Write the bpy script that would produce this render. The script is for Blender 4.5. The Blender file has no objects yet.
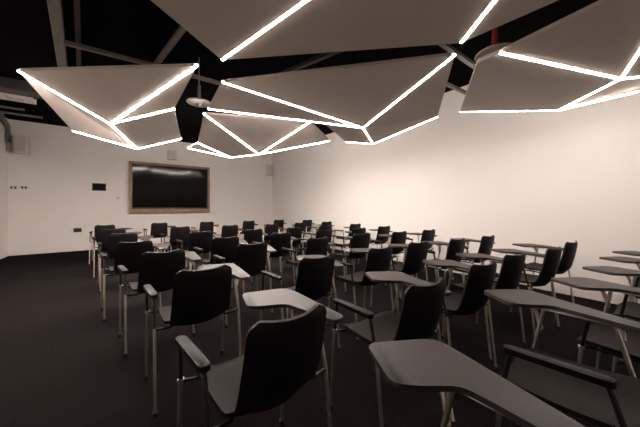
import bpy, bmesh, math, random
from mathutils import Vector, Matrix
random.seed(7)
S = bpy.context.scene
C = S.collection
PI = math.pi

# ---------------------------------------------------------------- materials
def mat(name, col, rough=.6, metal=0., spec=.5, noise=None, bump=None, coat=0.):
    m = bpy.data.materials.new(name); m.use_nodes = True
    nt = m.node_tree; b = nt.nodes['Principled BSDF']
    b.inputs['Base Color'].default_value = (*col, 1)
    b.inputs['Roughness'].default_value = rough
    b.inputs['Metallic'].default_value = metal
    b.inputs['Specular IOR Level'].default_value = spec
    b.inputs['Coat Weight'].default_value = coat
    if noise or bump:
        tc = nt.nodes.new('ShaderNodeTexCoord')
        n = nt.nodes.new('ShaderNodeTexNoise')
        n.inputs['Scale'].default_value = (noise or bump)[0]
        n.inputs['Detail'].default_value = 5
        nt.links.new(tc.outputs['Object'], n.inputs['Vector'])
        if noise:
            r = nt.nodes.new('ShaderNodeValToRGB')
            k = noise[1]
            r.color_ramp.elements[0].position = .3; r.color_ramp.elements[1].position = .7
            r.color_ramp.elements[0].color = (*[c * (1 - k) for c in col], 1)
            r.color_ramp.elements[1].color = (*[min(1, c * (1 + k)) for c in col], 1)
            nt.links.new(n.outputs['Fac'], r.inputs['Fac'])
            nt.links.new(r.outputs['Color'], b.inputs['Base Color'])
        if bump:
            bp = nt.nodes.new('ShaderNodeBump')
            bp.inputs['Strength'].default_value = bump[1]
            bp.inputs['Distance'].default_value = .002
            nt.links.new(n.outputs['Fac'], bp.inputs['Height'])
            nt.links.new(bp.outputs['Normal'], b.inputs['Normal'])
    return m

def emis(name, col, strength):
    m = bpy.data.materials.new(name); m.use_nodes = True
    nt = m.node_tree; nt.nodes.clear()
    e = nt.nodes.new('ShaderNodeEmission'); o = nt.nodes.new('ShaderNodeOutputMaterial')
    e.inputs['Color'].default_value = (*col, 1); e.inputs['Strength'].default_value = strength
    nt.links.new(e.outputs[0], o.inputs[0])
    return m

M = dict(
    wall=mat('wall_paint', (.80, .755, .715), .8, noise=(1.3, .012), spec=.2),
    base=mat('skirting_paint', (.80, .74, .69), .45),
    ceil=mat('black_ceiling', (.002, .0016, .0017), .9, spec=.03),
    rail=mat('grey_channel', (.17, .155, .135), .5, noise=(12, .15)),
    dark=mat('dark_duct', (.03, .027, .024), .6),
    panel=mat('panel_face', (.60, .53, .475), .75, noise=(3, .03), spec=.25),
    led=emis('led_diffuser', (1, .875, .80), 345.0),
    led_dim=emis('led_diffuser_dimmed', (1, .875, .80), 98.0),
    plastic=mat('black_shell', (.006, .0035, .0045), .55, spec=.22, bump=(220, .1)),
    seat=mat('seat_shell_plastic', (.016, .0125, .0115), .55, spec=.07, bump=(160, .12)),
    arm=mat('arm_pad', (.008, .0064, .006), .5, spec=.10),
    sup=mat('black_sleeve', (.016, .012, .012), .4),
    tab=mat('tablet_laminate', (.030, .0235, .0205), .45, spec=.22, noise=(30, .04)),
    edge=mat('tablet_edge', (.035, .027, .024), .5),
    chrome=mat('chrome', (.72, .66, .60), .36, 1.),
    glide=mat('glide', (.02, .02, .02), .5),
    wood=mat('frame_wood', (.27, .165, .085), .5, noise=(6, .2)),
    screen=mat('screen_glass', (.007, .006, .006), .09, spec=.14),
    bezel=mat('bezel', (.015, .013, .013), .35),
    white=mat('white_plastic', (.72, .67, .62), .45),
    grille=mat('speaker_grille', (.55, .51, .47), .6, noise=(90, .2)),
    blk=mat('black_plastic', (.012, .01, .011), .35),
    red=mat('red_paint', (.35, .04, .03), .4),
    disc=mat('disc_face', (.55, .50, .46), .5),
    metal=mat('grey_metal', (.33, .30, .27), .4, .6),
)

def carpet_mat():
    m = bpy.data.materials.new('carpet_tiles'); m.use_nodes = True
    nt = m.node_tree; b = nt.nodes['Principled BSDF']
    b.inputs['Roughness'].default_value = 1.; b.inputs['Specular IOR Level'].default_value = 0.
    tc = nt.nodes.new('ShaderNodeTexCoord')
    br = nt.nodes.new('ShaderNodeTexBrick'); br.offset = .5
    br.inputs['Scale'].default_value = 1.; br.inputs['Brick Width'].default_value = 1.
    br.inputs['Row Height'].default_value = .5; br.inputs['Mortar Size'].default_value = .003
    br.inputs['Color1'].default_value = (.0128, .0108, .0106, 1)
    br.inputs['Color2'].default_value = (.0145, .0122, .0118, 1)
    br.inputs['Mortar'].default_value = (.0075, .006, .006, 1)
    nt.links.new(tc.outputs['Object'], br.inputs['Vector'])
    n = nt.nodes.new('ShaderNodeTexNoise'); n.inputs['Scale'].default_value = 140; n.inputs['Detail'].default_value = 4
    nt.links.new(tc.outputs['Object'], n.inputs['Vector'])
    mx = nt.nodes.new('ShaderNodeMix'); mx.data_type = 'RGBA'; mx.blend_type = 'OVERLAY'
    mx.inputs[0].default_value = .5
    nt.links.new(br.outputs['Color'], mx.inputs[6]); nt.links.new(n.outputs['Fac'], mx.inputs[7])
    nt.links.new(mx.outputs[2], b.inputs['Base Color'])
    bp = nt.nodes.new('ShaderNodeBump'); bp.inputs['Strength'].default_value = .35; bp.inputs['Distance'].default_value = .004
    nt.links.new(n.outputs['Fac'], bp.inputs['Height']); nt.links.new(bp.outputs['Normal'], b.inputs['Normal'])
    return m
M['carpet'] = carpet_mat()

# ---------------------------------------------------------------- shape helpers
def obj(name, bm, m, parent=None, smooth=False, loc=None):
    bmesh.ops.recalc_face_normals(bm, faces=bm.faces)
    me = bpy.data.meshes.new(name); bm.to_mesh(me); bm.free()
    for q in (m if isinstance(m, (list, tuple)) else [m]):
        me.materials.append(q)
    if smooth:
        for p in me.polygons: p.use_smooth = True
        try: me.set_sharp_from_angle(angle=math.radians(40))
        except Exception: pass
    o = bpy.data.objects.new(name, me); C.objects.link(o)
    if parent: o.parent = parent
    if loc: o.location = loc
    return o

def box(bm, lo, hi, bev=0., seg=2):
    lo, hi = Vector(lo), Vector(hi)
    r = bmesh.ops.create_cube(bm, size=1)
    vs = r['verts']
    for v in vs:
        v.co = Vector([(lo[i] + hi[i]) / 2 + v.co[i] * (hi[i] - lo[i]) for i in range(3)])
    if bev:
        es = list({e for v in vs for e in v.link_edges})
        bmesh.ops.bevel(bm, geom=es, offset=bev, segments=seg, affect='EDGES', profile=.5)
    return bm

def boxm(lo, hi, bev=0., seg=2): return box(bmesh.new(), lo, hi, bev, seg)

def tube(bm, pts, r, n=12):
    pts = [Vector(p) for p in pts]
    rs = r if isinstance(r, (list, tuple)) else [r] * len(pts)
    rings = []; up = None
    for i, p in enumerate(pts):
        a = pts[max(i - 1, 0)]; b = pts[min(i + 1, len(pts) - 1)]
        t = (b - a).normalized()
        if up is None:
            up = t.orthogonal().normalized()
        else:
            up = (up - t * up.dot(t)).normalized()
        s = t.cross(up)
        rings.append([bm.verts.new(p + (up * math.cos(2 * PI * k / n) + s * math.sin(2 * PI * k / n)) * rs[i]) for k in range(n)])
    for A, B in zip(rings, rings[1:]):
        for k in range(n):
            bm.faces.new((A[k], A[(k + 1) % n], B[(k + 1) % n], B[k]))
    bm.faces.new(rings[0][::-1]); bm.faces.new(rings[-1])
    return bm

def bend(pts, r=.04, n=5):
    """round the corners of a polyline"""
    pts = [Vector(p) for p in pts]; out = [pts[0]]
    for a, b, c in zip(pts, pts[1:], pts[2:]):
        u = (a - b); v = (c - b)
        d = min(r, u.length * .45, v.length * .45)
        p, q = b + u.normalized() * d, b + v.normalized() * d
        for k in range(n + 1):
            t = k / n
            out.append(p * (1 - t) ** 2 + b * 2 * t * (1 - t) + q * t * t)
    out.append(pts[-1]); return out

def lathe(bm, prof, n=32, org=(0, 0, 0)):
    org = Vector(org); rings = []
    for r, z in prof:
        rings.append([bm.verts.new(org + Vector((r * math.cos(2 * PI * k / n), r * math.sin(2 * PI * k / n), z))) for k in range(n)])
    for A, B in zip(rings, rings[1:]):
        for k in range(n):
            bm.faces.new((A[k], A[(k + 1) % n], B[(k + 1) % n], B[k]))
    bm.faces.new(rings[0][::-1]); bm.faces.new(rings[-1])
    return bm

def round_poly(pts, rad, n=6):
    out = []
    N = len(pts)
    for i in range(N):
        a, b, c = Vector(pts[i - 1]), Vector(pts[i]), Vector(pts[(i + 1) % N])
        r = rad[i] if isinstance(rad, (list, tuple)) else rad
        u, v = a - b, c - b
        d = min(r, u.length * .48, v.length * .48)
        p, q = b + u.normalized() * d, b + v.normalized() * d
        for k in range(n + 1):
            t = k / n
            out.append(p * (1 - t) ** 2 + b * 2 * t * (1 - t) + q * t * t)
    return out

def prism(bm, poly, z0, z1, bev=0., top_mat=0, side_mat=0):
    bot = [bm.verts.new((p[0], p[1], z0)) for p in poly]
    top = [bm.verts.new((p[0], p[1], z1)) for p in poly]
    f1 = bm.faces.new(top); f0 = bm.faces.new(bot[::-1])
    f1.material_index = top_mat; f0.material_index = side_mat
    n = len(poly)
    for k in range(n):
        f = bm.faces.new((bot[k], bot[(k + 1) % n], top[(k + 1) % n], top[k]))
        f.material_index = side_mat
    if bev:
        es = [e for e in f1.edges]
        bmesh.ops.bevel(bm, geom=es, offset=bev, segments=2, affect='EDGES', profile=.5)
    return bm

def sheet(fn, nu, nv, th):
    """closed thick sheet from fn(u,v)->(point, normal)"""
    bm = bmesh.new(); G = []
    for s in (.5, -.5):
        g = []
        for j in range(nv + 1):
            row = []
            for i in range(nu + 1):
                p, nn = fn(-1 + 2 * i / nu, j / nv)
                row.append(bm.verts.new(Vector(p) + Vector(nn) * th * s))
            g.append(row)
        G.append(g)
    for w, g in enumerate(G):
        for j in range(nv):
            for i in range(nu):
                q = (g[j][i], g[j][i + 1], g[j + 1][i + 1], g[j + 1][i])
                bm.faces.new(q if w == 0 else q[::-1])
    def rim(a, b):
        for k in range(len(a) - 1):
            bm.faces.new((a[k], a[k + 1], b[k + 1], b[k]))
    A, B = G
    rim(A[0], B[0]); rim(A[-1], B[-1])
    rim([r[0] for r in A], [r[0] for r in B]); rim([r[-1] for r in A], [r[-1] for r in B])
    return bm

def thing(name, label, cat, loc=(0, 0, 0), rz=0, group=None):
    o = bpy.data.objects.new(name, None); C.objects.link(o)
    o.empty_display_size = .1
    o.location = loc; o.rotation_euler = (0, 0, rz)
    o['label'] = label; o['category'] = cat
    if group: o['group'] = group
    return o

def tag(o, label, cat, group=None):
    o['label'] = label; o['category'] = cat
    if group: o['group'] = group
    return o

def struct(name, bm, m, label=None):
    o = obj(name, bm, m); o['kind'] = 'structure'
    if label: o['label'] = label
    return o

# ---------------------------------------------------------------- room shell
XL, XR, YB, YF, ZC = -2.34, 5.10, 10.20, -2.6, 3.50
struct('floor', boxm((XL - .2, YF - .2, -.1), (XR + .2, YB + .2, 0)), M['carpet'], 'dark charcoal carpet tile floor')
struct('ceiling', boxm((XL - .2, YF - .2, ZC), (XR + .2, YB + .2, ZC + .1)), M['ceil'], 'black painted open ceiling')
struct('wall_left', boxm((XL - .15, YF - .15, 0), (XL, YB + .15, ZC)), M['wall'], 'plain white side wall beside the open floor')
struct('wall_right', boxm((XR, YF - .15, 0), (XR + .15, YB + .15, ZC)), M['wall'], 'long plain white side wall')
struct('wall_back', boxm((XL, YB, 0), (XR, YB + .15, ZC)), M['wall'], 'white end wall carrying the screen')
struct('wall_front', boxm((XL, YF - .15, 0), (XR, YF, ZC)), M['wall'], 'white wall behind the camera')
def skirt(name, lo, hi): struct(name, boxm(lo, hi, .004), M['base'], 'low white skirting board')
skirt('baseboard_back', (XL, YB - .018, 0), (XR, YB, .14))
skirt('baseboard_left', (XL, YF, 0), (XL + .018, YB - .018, .14))
skirt('baseboard_right', (XR - .018, YF, 0), (XR, YB - .018, .14))
skirt('baseboard_front', (XL + .018, YF, 0), (XR - .018, YF + .018, .14))

# ---------------------------------------------------------------- wall screen
t = thing('wall_screen', 'large dark glossy screen in a wooden frame on the end wall', 'screen', (1.36, YB, 1.06))
W2, HH = 1.19, 1.62
bm = bmesh.new()
fw = .07
for lo, hi in (((-W2, -.125, 0), (W2, 0, .13)), ((-W2, -.125, HH - fw), (W2, 0, HH)),
               ((-W2, -.125, .13), (-W2 + fw, 0, HH - fw)), ((W2 - fw, -.125, .13), (W2, 0, HH - fw))):
    box(bm, lo, hi, .004)
obj('frame', bm, M['wood'], t)
bz = bmesh.new()
a0, a1, b0, b1 = -W2 + fw + .001, W2 - fw - .001, .131, HH - fw - .001
for lo, hi in (((a0, -.108, b0), (a1, -.001, b0 + .035)), ((a0, -.108, b1 - .02), (a1, -.001, b1)),
               ((a0, -.108, b0 + .035), (a0 + .02, -.001, b1 - .02)), ((a1 - .02, -.108, b0 + .035), (a1, -.001, b1 - .02))):
    box(bz, lo, hi, .002)
obj('bezel', bz, M['bezel'], t)
pw, ph = (a1 - a0) / 2 - .022, b1 - b0 - .059
dp = obj('display_panel', boxm((-pw, -.012, 0), (pw, .004, ph)), M['screen'], t, loc=(0, -.016, b0 + .037))
dp.rotation_euler = (math.radians(3.2), 0, 0)          # the display leans forward a little inside its recess
obj('status_button', boxm((-.04, -.112, b0 + .012), (.04, -.107, b0 + .024), .001), M['metal'], t)

# ---------------------------------------------------------------- small wall fittings
def plate(name, x0, z0, x1, z1, d, m, label, cat, ins=None):
    r = thing(name, label, cat, ((x0 + x1) / 2, YB, (z0 + z1) / 2))
    w, h = (x1 - x0) / 2, (z1 - z0) / 2
    obj('plate', boxm((-w, -d, -h), (w, .006, h), .004), m, r)
    if ins: ins(r, w, h, d)
    return r
def touch(r, w, h, d): obj('touch_screen', boxm((-w + .02, -d - .003, -h + .02), (w - .02, -d, h - .02), .001), M['screen'], r)
plate('control_panel', -.70, 1.73, -.38, 1.95, .03, M['blk'], 'black rectangular control panel on the wall beside the screen', 'control panel', touch)
def sockets(r, w, h, d):
    for k in (-1, 1): obj('socket', boxm((k * w * .5 - .028, -d - .004, -.03), (k * w * .5 + .028, -d, .03), .002), M['bezel'], r)
plate('wall_socket', -1.10, .535, -.93, .645, .012, M['blk'], 'black double socket low on the wall above the skirting', 'socket', sockets)
def rockers(k):
    def f(r, w, h, d):
        for i in range(k):
            x = -w + (i + .5) * 2 * w / k
            obj('rocker', boxm((x - .018, -d - .006, -h + .022), (x + .018, -d, h - .022), .002), M['dark'], r)
    return f
plate('light_switch', -2.31, 1.70, -2.17, 1.80, .012, M['white'], 'white switch plate nearest the room corner, the outer of two', 'light switch', rockers(2))
plate('light_switch', -2.12, 1.71, -1.99, 1.81, .012, M['white'], 'white switch plate nearer the black control panel, the inner of two', 'light switch', rockers(2))
sn = plate('wall_sensor', -.135, 1.475, -.045, 1.575, .02, M['white'], 'tiny pale wall plate close to the left edge of the screen', 'wall sensor')
obj('sensor_eye', boxm((-.012, -.024, -.012), (.012, -.02, .012), .002), M['blk'], sn)

def wall_speaker(x, z0, z1, w, label, dy=0.0):
    r = thing('wall_speaker', label, 'speaker', (x, YB - dy, (z0 + z1) / 2), 0, 'wall mounted speakers')
    h = (z1 - z0) / 2
    obj('cabinet', boxm((-w, -.30, -h), (w, -.07, h), .02, 3), M['white'], r)
    obj('grille', boxm((-w + .025, -.306, -h + .03), (w - .025, -.299, h - .03), .003), M['grille'], r)
    bk = boxm((-.04, -.071, -.05), (.04, dy, .05), .004)
    obj('bracket', bk, M['dark'], r)
wall_speaker(-2.06, 2.62, 3.08, .13, 'white box speaker high on the end wall in the far left corner')
wall_speaker(4.86, 2.55, 2.98, .11, 'white box speaker high in the corner by the long white wall')
r = thing('wall_box', 'pale square box unit on the end wall just above the framed screen', 'wall unit', (1.35, YB, 2.99))
obj('housing', boxm((-.13, -.20, -.16), (.13, -.04, .16), .02, 3), M['white'], r)
obj('front_cover', boxm((-.105, -.207, -.135), (.105, -.199, .135), .004), M['grille'], r)
obj('mount', boxm((-.05, -.05, -.06), (.05, 0, .06), .004), M['white'], r)

# ---------------------------------------------------------------- folded ceiling panels with light strips
STRIP_W = .0105
def strip_bm(p, q, nrm, w=STRIP_W, th=.003):
    bm = bmesh.new()
    p, q = Vector(p), Vector(q)
    d = (q - p).normalized(); n = (nrm - d * nrm.dot(d)).normalized(); s = d.cross(n)
    o = n * 0
    prof = [(-w, -.012), (-w, .5 * th), (-w * .55, th), (w * .55, th), (w, .5 * th), (w, -.012)]
    A = [bm.verts.new(p + o + s * a + n * b) for a, b in prof]
    B = [bm.verts.new(q + o + s * a + n * b) for a, b in prof]
    for k in range(6):
        bm.faces.new((A[k], A[(k + 1) % 6], B[(k + 1) % 6], B[k]))
    bm.faces.new(A[::-1]); bm.faces.new(B)
    return bm

def ceiling_panel(label, V, facets, strips, rods, led='led'):
    V = {k: Vector(v) for k, v in V.items()}
    cen = sum(V.values(), Vector()) / len(V)
    r = thing('ceiling_panel', label, 'ceiling panel', cen, 0, 'folded ceiling panels')
    bm = bmesh.new(); bv = {k: bm.verts.new(v - cen) for k, v in V.items()}
    fn = {}
    for f in facets:
        fc = bm.faces.new([bv[k] for k in f]); fc.normal_update()
        n = fc.normal.copy()
        if n.z > 0: n = -n
        fn[f] = n
    # thick folded plate: lower skin, upper skin, rim
    vn = {}
    for k in V:
        n = sum((fn[f] for f in facets if k in f), Vector()); vn[k] = n.normalized()
    up = {k: bm.verts.new(V[k] - cen - vn[k] * .035) for k in V}
    edges = {}
    for f in facets:
        bm.faces.new([up[k] for k in f][::-1])
        for a, b in zip(f, f[1:] + f[:1]):
            edges.setdefault(frozenset((a, b)), []).append((a, b))
    for e, l in edges.items():
        if len(l) == 1:
            a, b = l[0]; bm.faces.new((bv[a], bv[b], up[b], up[a]))
    obj('panel_shell', bm, M['panel'], r)
    for a, b in strips:
        fs = [f for f in facets if a in f and b in f] or [f for f in facets if a in f or b in f]
        n = sum((fn[f] for f in fs), Vector()).normalized()
        obj('light_strip', strip_bm(V[a] - cen, V[b] - cen, n, STRIP_W if len(fs) > 1 else STRIP_W * .7), M[led], r)
    for f in rods:
        p = sum((V[k] for k in f), Vector()) / len(f) - cen
        bm = tube(bmesh.new(), [p + Vector((0, 0, .02)), Vector((p.x, p.y, ZC - cen.z))], .004, 8)
        obj('suspension_rod', bm, M['metal'], r)
    return r

ceiling_panel('folded grey ceiling panel with a star of light strips, over the aisle side',
    dict(a=(-0.910, 4.292, 2.735), b=(0.633, 3.011, 2.735), c=(-0.139, 4.874, 2.447), d=(0.242, 6.492, 2.420), e=(0.555, 3.991, 2.555), f=(0.887, 5.543, 2.526), g=(-.648, 5.931, 2.501)),
    ['abc', 'bec', 'cefd', 'acd', 'adg'], ['ac', 'bc', 'ce', 'cd', 'gd', 'df'], ['cefd', 'adg'])
ceiling_panel('largest folded grey ceiling panel, running out of the top of the photo',
    dict(L=(0.721, 2.439, 2.573), R=(2.191, 1.032, 2.573), S=(1.156, 1.346, 2.780), T=(2.021, 0.587, 2.759), A=(-0.080, 2.004, 2.690), B=(2.466, 0.086, 2.690), U=(.495, .315, 2.78), W=(1.575, -.405, 2.735)),
    ['LSA', 'LRTS', 'RBT', 'ASU', 'STU', 'UTW', 'TBW'], ['LS', 'RT'], ['UTW', 'TBW', 'ASU'], 'led_dim')
ceiling_panel('centre folded grey ceiling panel with a long pointed upper facet and edge lights',
    dict(a=(0.952, 3.219, 2.735), n=(0.917, 3.720, 2.555), c=(2.903, 2.805, 2.438), t=(2.606, 1.285, 2.735), b=(3.734, 3.353, 2.420), r=(3.411, 1.917, 2.465), m=(2.357, 3.057, 2.470), l=(3.306, 3.625, 2.448)),
    ['act', 'anmc', 'ctr', 'crb', 'mcbl'], ['ac', 'nm', 'mc', 'ct', 'cb', 'lb', 'br'], ['mcbl', 'crb'], 'led_dim')
ceiling_panel('smaller folded grey ceiling panel hanging beyond the centre one, near the framed screen',
    dict(u=(0.985, 4.226, 2.645), v=(2.472, 3.582, 2.645), w=(3.098, 3.865, 2.483), b=(2.446, 5.545, 2.420), s=(1.190, 5.577, 2.501), q=(1.089, 5.999, 2.465), t=(2.006, 6.136, 2.392)),
    ['uvb', 'vwb', 'ubts', 'stq'], ['ub', 'vb', 'wb', 'bt', 'st', 'qt'], ['vwb', 'ubts'])
ceiling_panel('folded grey ceiling panel along the long white wall, cut by the photo edge',
    dict(s=(2.566, 0.886, 2.555), c=(3.682, 0.296, 2.429), b=(4.235, 0.847, 2.420), h=(3.111, 0.055, 2.609), p=(3.630, 1.722, 2.524), q=(2.597, 1.080, 2.565), u=(2.724, 0.040, 2.699), v=(2.660, 0.273, 2.664), e=(4.194, -.216, 2.429), k=(4.137, -0.135, 2.465), x=(3.33, -.81, 2.645)),
    ['pqscb', 'svuhc', 'hkc', 'bck', 'bke', 'uxh', 'hxk', 'kxe'], ['sc', 'hc', 'kc', 'cb', 'pb', 'be'], ['uxh', 'kxe'], 'led_dim')

# ---------------------------------------------------------------- pendant discs between the panels
def disc(x, y, z, label, red):
    r = thing('pendant_disc', label, 'ceiling disc', (x, y, z), 0, 'pendant discs')
    obj('disc_plate', lathe(bmesh.new(), [(.02, .03), (.14, .018), (.168, .010), (.172, 0), (.168, -.007), (.05, -.012)], 40), M['disc'], r, True)
    obj('hanger', lathe(bmesh.new(), [(.009, .02), (.009, ZC - z)], 10), M['metal'], r, True)
    obj('collar', lathe(bmesh.new(), [(.022, .025), (.026, .05), (.022, .26), (.01, .27)], 16), M['red'] if red else M['metal'], r, True)
    obj('sensor', lathe(bmesh.new(), [(.02, -.06), (.035, -.045), (.04, -.01)], 20), M['blk'] if red else M['metal'], r, True)
disc(.93, 4.29, 2.82, 'pale round disc hanging on a rod between the aisle and centre panels', False)
disc(2.91, 1.05, 2.74, 'pale round disc with a red collar hanging between panels by the long wall', True)

# ---------------------------------------------------------------- black ceiling void: channels, ducts, tray
def beam(name, p, q, w, h, m, label, cat, group=None):
    p, q = Vector(p), Vector(q)
    bm = bmesh.new(); L = (q - p).length
    box(bm, (0, -w / 2, -h / 2), (L, w / 2, h / 2), min(w, h) * .08)
    d = (q - p).normalized()
    o = obj(name, bm, m); o.location = p
    o.rotation_euler = d.to_track_quat('X', 'Z').to_euler()
    return tag(o, label, cat, group)
G = 'ceiling void channels'
beam('ceiling_channel', (-0.389, 2.035, 3.331), (-0.740, 5.827, 3.331), .10, .12, M['rail'], 'widest grey ceiling channel, running towards the end wall above the aisle panel', 'channel', G)
beam('ceiling_channel', (-0.231, 2.035, 3.387), (-0.527, 5.458, 3.387), .05, .05, M['dark'], 'dim narrow ceiling channel just beside the widest grey one', 'channel', G)
beam('ceiling_channel', (-0.574, 4.496, 3.276), (0.416, 4.459, 3.276), .055, .05, M['rail'], 'thin grey cross channel joining the widest channel above the aisle panel', 'channel', G)
beam('ceiling_channel', (0.379, 4.496, 3.285), (0.629, 2.868, 3.285), .06, .05, M['rail'], 'slanting grey channel between the aisle panel and the largest panel', 'channel', G)
beam('ceiling_channel', (0.786, 4.477, 3.285), (2.405, 4.477, 3.285), .055, .05, M['rail'], 'thin grey cross channel in the gap beside the hanging rod disc', 'channel', G)
beam('ceiling_channel', (1.896, 3.792, 3.285), (2.312, 2.405, 3.285), .06, .05, M['dark'], 'dim slanting channel in the gap above the centre panel', 'channel', G)
beam('ceiling_channel', (3.052, 1.730, 3.285), (5.085, 1.730, 3.285), .06, .05, M['rail'], 'grey strut beside the disc with the red collar', 'channel', G)
beam('ceiling_channel', (3.607, 2.294, 3.285), (5.085, 2.22, 3.285), .05, .05, M['rail'], 'thin grey channel meeting the long white wall in the panel gap', 'channel', G)
beam('ventilation_duct', (-2.2, 7.0, 3.38), (-.6, 7.0, 3.38), .30, .20, M['dark'], 'dark duct under the black ceiling behind the aisle panel', 'duct')
r = thing('cable_tray', 'pale metal cable tray high in the far left corner', 'cable tray', (-1.74, 7.35, 3.30))
for s in (-1, 1): obj('side_rail', boxm((-.45, s * .12 - .008, -.05), (.40, s * .12 + .008, .05), .002), M['disc'], r)
bm = bmesh.new()
for k in range(7): box(bm, (-.42 + k * .13, -.12, -.048), (-.38 + k * .13, .12, -.036))
obj('rung', bm, M['disc'], r)
r = thing('conduit_bundle', 'grey conduits bending down to the speaker in the far left corner', 'conduit', (-2.27, 10.1, 2.9))
for k, (yy, zz) in enumerate(((8.7, 3.42), (8.95, 3.36), (9.2, 3.42))):
    pts = bend([(-1.75 + .1 * k, yy, zz), (-2.22, yy, zz), (-2.29, 9.96 + .065 * k, zz - .12), (-2.29, 9.96 + .065 * k, 2.9)], .12, 6)
    obj('conduit', tube(bmesh.new(), [p - Vector((-2.27, 10.1, 2.9)) for p in pts], .025, 10), M['rail'], r, True)

# ---------------------------------------------------------------- tablet-arm chair (faces +Y, origin on the floor under the seat)
LABEL_PARTS = {}
def make_chair():
    root = thing('tablet_chair', 'x', 'chair', (0, 0, 0), 0, 'tablet-arm chairs in rows')
    # backrest shell: curls up out of the seat, leans back, edges wrap forward
    HB = .85
    ZB = .478
    def back(u, v):
        vv = v ** .8
        z = ZB + vv * (HB - ZB)
        w = .186 - .012 * vv
        top = .13
        if vv > 1 - top: w -= .045 * (1 - math.sqrt(max(0, 1 - ((vv - 1 + top) / top) ** 2)))
        if vv < .14: w -= .05 * (1 - math.sqrt(max(0, 1 - ((.14 - vv) / .14) ** 2)))
        y0 = -.205 - .075 * (1 - (1 - vv) ** 1.5) + .035 * max(0, .2 - vv) / .2
        y = y0 + .05 * u * u * (1 - .35 * vv)
        x = u * w
        z += .012 * u * u * vv
        n = Vector((-.45 * u, 1, .22)).normalized()
        return (x, y, z), n
    obj('backrest', sheet(back, 14, 16, .013), M['plastic'], root, True)
    # seat
    def seat(u, v):
        y = -.185 + v * .43
        w = .215 - .012 * v
        e = .10
        if v > 1 - e: w -= .05 * (1 - math.sqrt(max(0, 1 - ((v - 1 + e) / e) ** 2)))
        if v < e: w -= .05 * (1 - math.sqrt(max(0, 1 - ((e - v) / e) ** 2)))
        z = .502 + .018 * u * u - .012 * math.sin(v * PI) - .035 * max(0, (v - .82) / .18) ** 2 + .012 * (1 - v) ** 3
        return (u * w, y, z), Vector((-.1 * u, 0, 1)).normalized()
    obj('seat', sheet(seat, 12, 16, .018), M['seat'], root, True)
    # under-seat frame: two rails, two cross tubes
    bm = bmesh.new()
    for s in (-1, 1):
        tube(bm, bend([(s * .268, .200, .496), (s * .17, .195, .478), (s * .17, -.14, .478), (s * .266, -.145, .496)], .04), .008, 10)
    tube(bm, [(-.17, .10, .478), (.17, .10, .478)], .008, 10); tube(bm, [(-.17, -.10, .478), (.17, -.10, .478)], .008, 10)
    obj('seat_frame', bm, M['sup'], root, True)
    # legs: chrome tube from the floor up to the arm
    for s in (-1, 1):
        f = obj('leg', tube(bmesh.new(), [(s * .272, .238, .008), (s * .268, .20, .50)], .0092, 12), M['chrome'], root, True)
        obj('foot_cap', lathe(bmesh.new(), [(.013, 0), (.015, .003), (.014, .025)], 12, (s * .272, .239, 0)), M['glide'], f, True)
        b = obj('leg', tube(bmesh.new(), [(s * .268, -.200, .008), (s * .266, -.145, .50)], .0092, 12), M['chrome'], root, True)
        obj('foot_cap', lathe(bmesh.new(), [(.013, 0), (.015, .003), (.014, .025)], 12, (s * .268, -.2005, 0)), M['glide'], b, True)
    top = .70
    for s in (-1, 1):
        h = top - .012 if s < 0 else .706
        um = M['sup'] if s < 0 else M['chrome']
        obj('arm_upright', tube(bmesh.new(), [(s * .268, .20, .50), (s * .276, .165, h)], .0092, 12), um, root, True)
        if s < 0: obj('clamp', lathe(bmesh.new(), [(.009, -.010), (.0135, -.008), (.0135, .008), (.009, .010)], 14, (s * .268, .20, .50)), M['chrome'], root, True)
        obj('arm_upright', tube(bmesh.new(), [(s * .266, -.145, .50), (s * .262, -.092, h)], .0092, 12), um, root, True)
    # left arm pad
    bm = prism(bmesh.new(), round_poly([(-.282, -.112), (-.240, -.112), (-.255, .19), (-.297, .19)], .021), top - .022, top, .006)
    obj('armrest', bm, M['arm'], root, True)
    # writing tablet on the other arm
    poly = round_poly([(.258, -.19), (.33, -.20), (.40, .02), (.49, .31), (.45, .355), (.27, .462), (.235, .45), (.135, .275), (.175, .225), (.28, .14), (.28, .07)],
                      [.03, .03, .3, .04, .03, .03, .03, .05, .05, .10, .05], 6)
    bm = prism(bmesh.new(), poly, .715, .733, .003, 0, 1)
    tb = obj('writing_tablet', bm, [M['tab'], M['edge']], root, True)
    bm = bmesh.new()
    for k in (0, 1):
        tube(bm, bend([(.276 + .026 * k, .175, .60), (.285 + .028 * k, .205, .708), (.30 + .03 * k, .30, .709)], .03), .0075, 8)
    tube(bm, bend([(.268, -.115, .66), (.280, -.11, .708), (.30, .02, .709)], .03), .0075, 8)
    box(bm, (.284, -.13, .7065), (.322, .30, .7125), .002)
    obj('tablet_bracket', bm, M['chrome'], root, True)
    return root

proto = make_chair()
def copy_tree(o, parent=None):
    c = o.copy(); C.objects.link(c)
    if parent: c.parent = parent
    for ch in list(o.children): copy_tree(ch, c)
    return c

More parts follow.
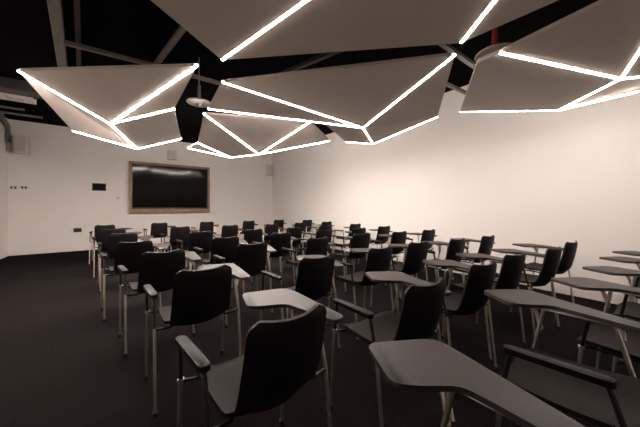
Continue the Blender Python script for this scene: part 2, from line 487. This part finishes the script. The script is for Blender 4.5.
# back-top positions: rows from the camera towards the screen, columns from the open aisle to the long wall
ROWS = [
    [(.52, -.06, 2), (1.52, -.045, 3), (2.22, -.19, -2), (2.93, -.26, 0), (3.70, -.27, 0), (4.34, -.30, 0)],
    [(.505, .82, 4), (1.28, .745, -3), (2.03, .77, -6), (2.64, .77, -8), (3.32, .66, -6), (4.09, .67, -6)],
    [(0.43, 1.79, 2), (1.25, 1.67, 0), (2.02, 1.68, 0), (2.67, 1.69, -5), (3.32, 1.57, -4), (4.03, 1.50, -4)],
    [(0.30, 2.70, 5), (1.14, 2.72, 2), (2.03, 2.72, 2), (2.85, 2.75, -2), (3.57, 2.61, -3), (4.27, 2.52, -4)],
    [(.12, 3.68, 5), (1.10, 3.50, 3), (1.95, 3.57, 0), (2.78, 3.56, 2), (3.55, 3.50, -2), (4.33, 3.55, -3)],
    [(.02, 4.95, 5), (1.04, 4.56, 3), (1.88, 4.45, 4), (2.66, 4.35, 0), (3.42, 4.35, 0), (4.42, 4.48, 0)],
    [(-.12, 6.00, 3), (.94, 5.90, 2), (1.88, 5.74, 3), (2.79, 5.55, 3), (3.60, 5.60, 1), (4.44, 5.60, 2)],
    [(-.30, 7.45, -3), (.75, 7.65, 3), (1.82, 7.45, 2), (2.91, 7.26, 3), (3.88, 7.27, 2), (4.55, 6.70, 0)],
]
ROWN = ['in the cropped nearest row', 'in the second row from the camera', 'in the third row from the camera',
        'in the fourth row from the camera', 'in the fourth row from the screen', 'in the third row from the screen',
        'in the second row from the screen', 'in the row nearest the screen']
COLN = ['at the open aisle end', 'second from the aisle', 'third from the aisle', 'third from the long wall',
        'second from the long wall', 'at the long wall end']
SPECIAL = {(0, 0): 'black chair at the bottom edge, only its large grey writing tablet in view',
           (0, 1): 'cropped black chair in the bottom corner, its grey seat and armrest in view',
           (1, 0): 'nearest whole black tablet chair, its broad black back towards the camera',
           (2, 0): 'black tablet chair at the aisle end, directly beyond the nearest whole chair',
           (1, 1): 'black tablet chair beside the nearest whole chair, large near tablet overlapping it'}
SWIVEL = {(1, 0): 13, (0, 1): -7, (1, 1): 2, (2, 0): 10, (3, 0): 8}      # tablets turned a little about their rear bolt
first = True
for ri, row in enumerate(ROWS):
    for ci, (x, y, a) in enumerate(row):
        o = proto if first else copy_tree(proto)
        first = False
        a = math.radians(a)
        # the top of the back sits .28 m behind the chair's origin
        o.location = (x - .28 * math.sin(a), y + .28 * math.cos(a), 0)
        o.rotation_euler = (0, 0, a)
        if (ri, ci) in SWIVEL:
            g = math.radians(SWIVEL[ri, ci]); px, py = .295, -.11
            tb = next(c for c in o.children if c.name.startswith('writing_tablet'))
            tb.rotation_euler = (0, 0, g)
            tb.location = (px - px * math.cos(g) + py * math.sin(g), py - px * math.sin(g) - py * math.cos(g), 0)
        o['label'] = SPECIAL.get((ri, ci), f'black tablet-arm chair {COLN[ci]} {ROWN[ri]}')

# ---------------------------------------------------------------- camera
cam = bpy.data.cameras.new('camera'); co = bpy.data.objects.new('camera', cam); C.objects.link(co)
TH = math.atan(198 / 265)
co.location = (0, 0, 1.25); co.rotation_euler = (PI / 2, 0, -TH)
cam.sensor_width = 36; cam.lens = 265 / 640 * 36
cam.shift_y = -6.5 / 640
cam.clip_start = .02
S.camera = co

w = bpy.data.worlds.new('world'); S.world = w; w.use_nodes = True
w.node_tree.nodes['Background'].inputs[0].default_value = (0, 0, 0, 1)
vs = S.view_settings
vs.view_transform = 'Standard'; vs.look = 'None'; vs.gamma = 1; vs.use_curve_mapping = False
vs.exposure = 0.0
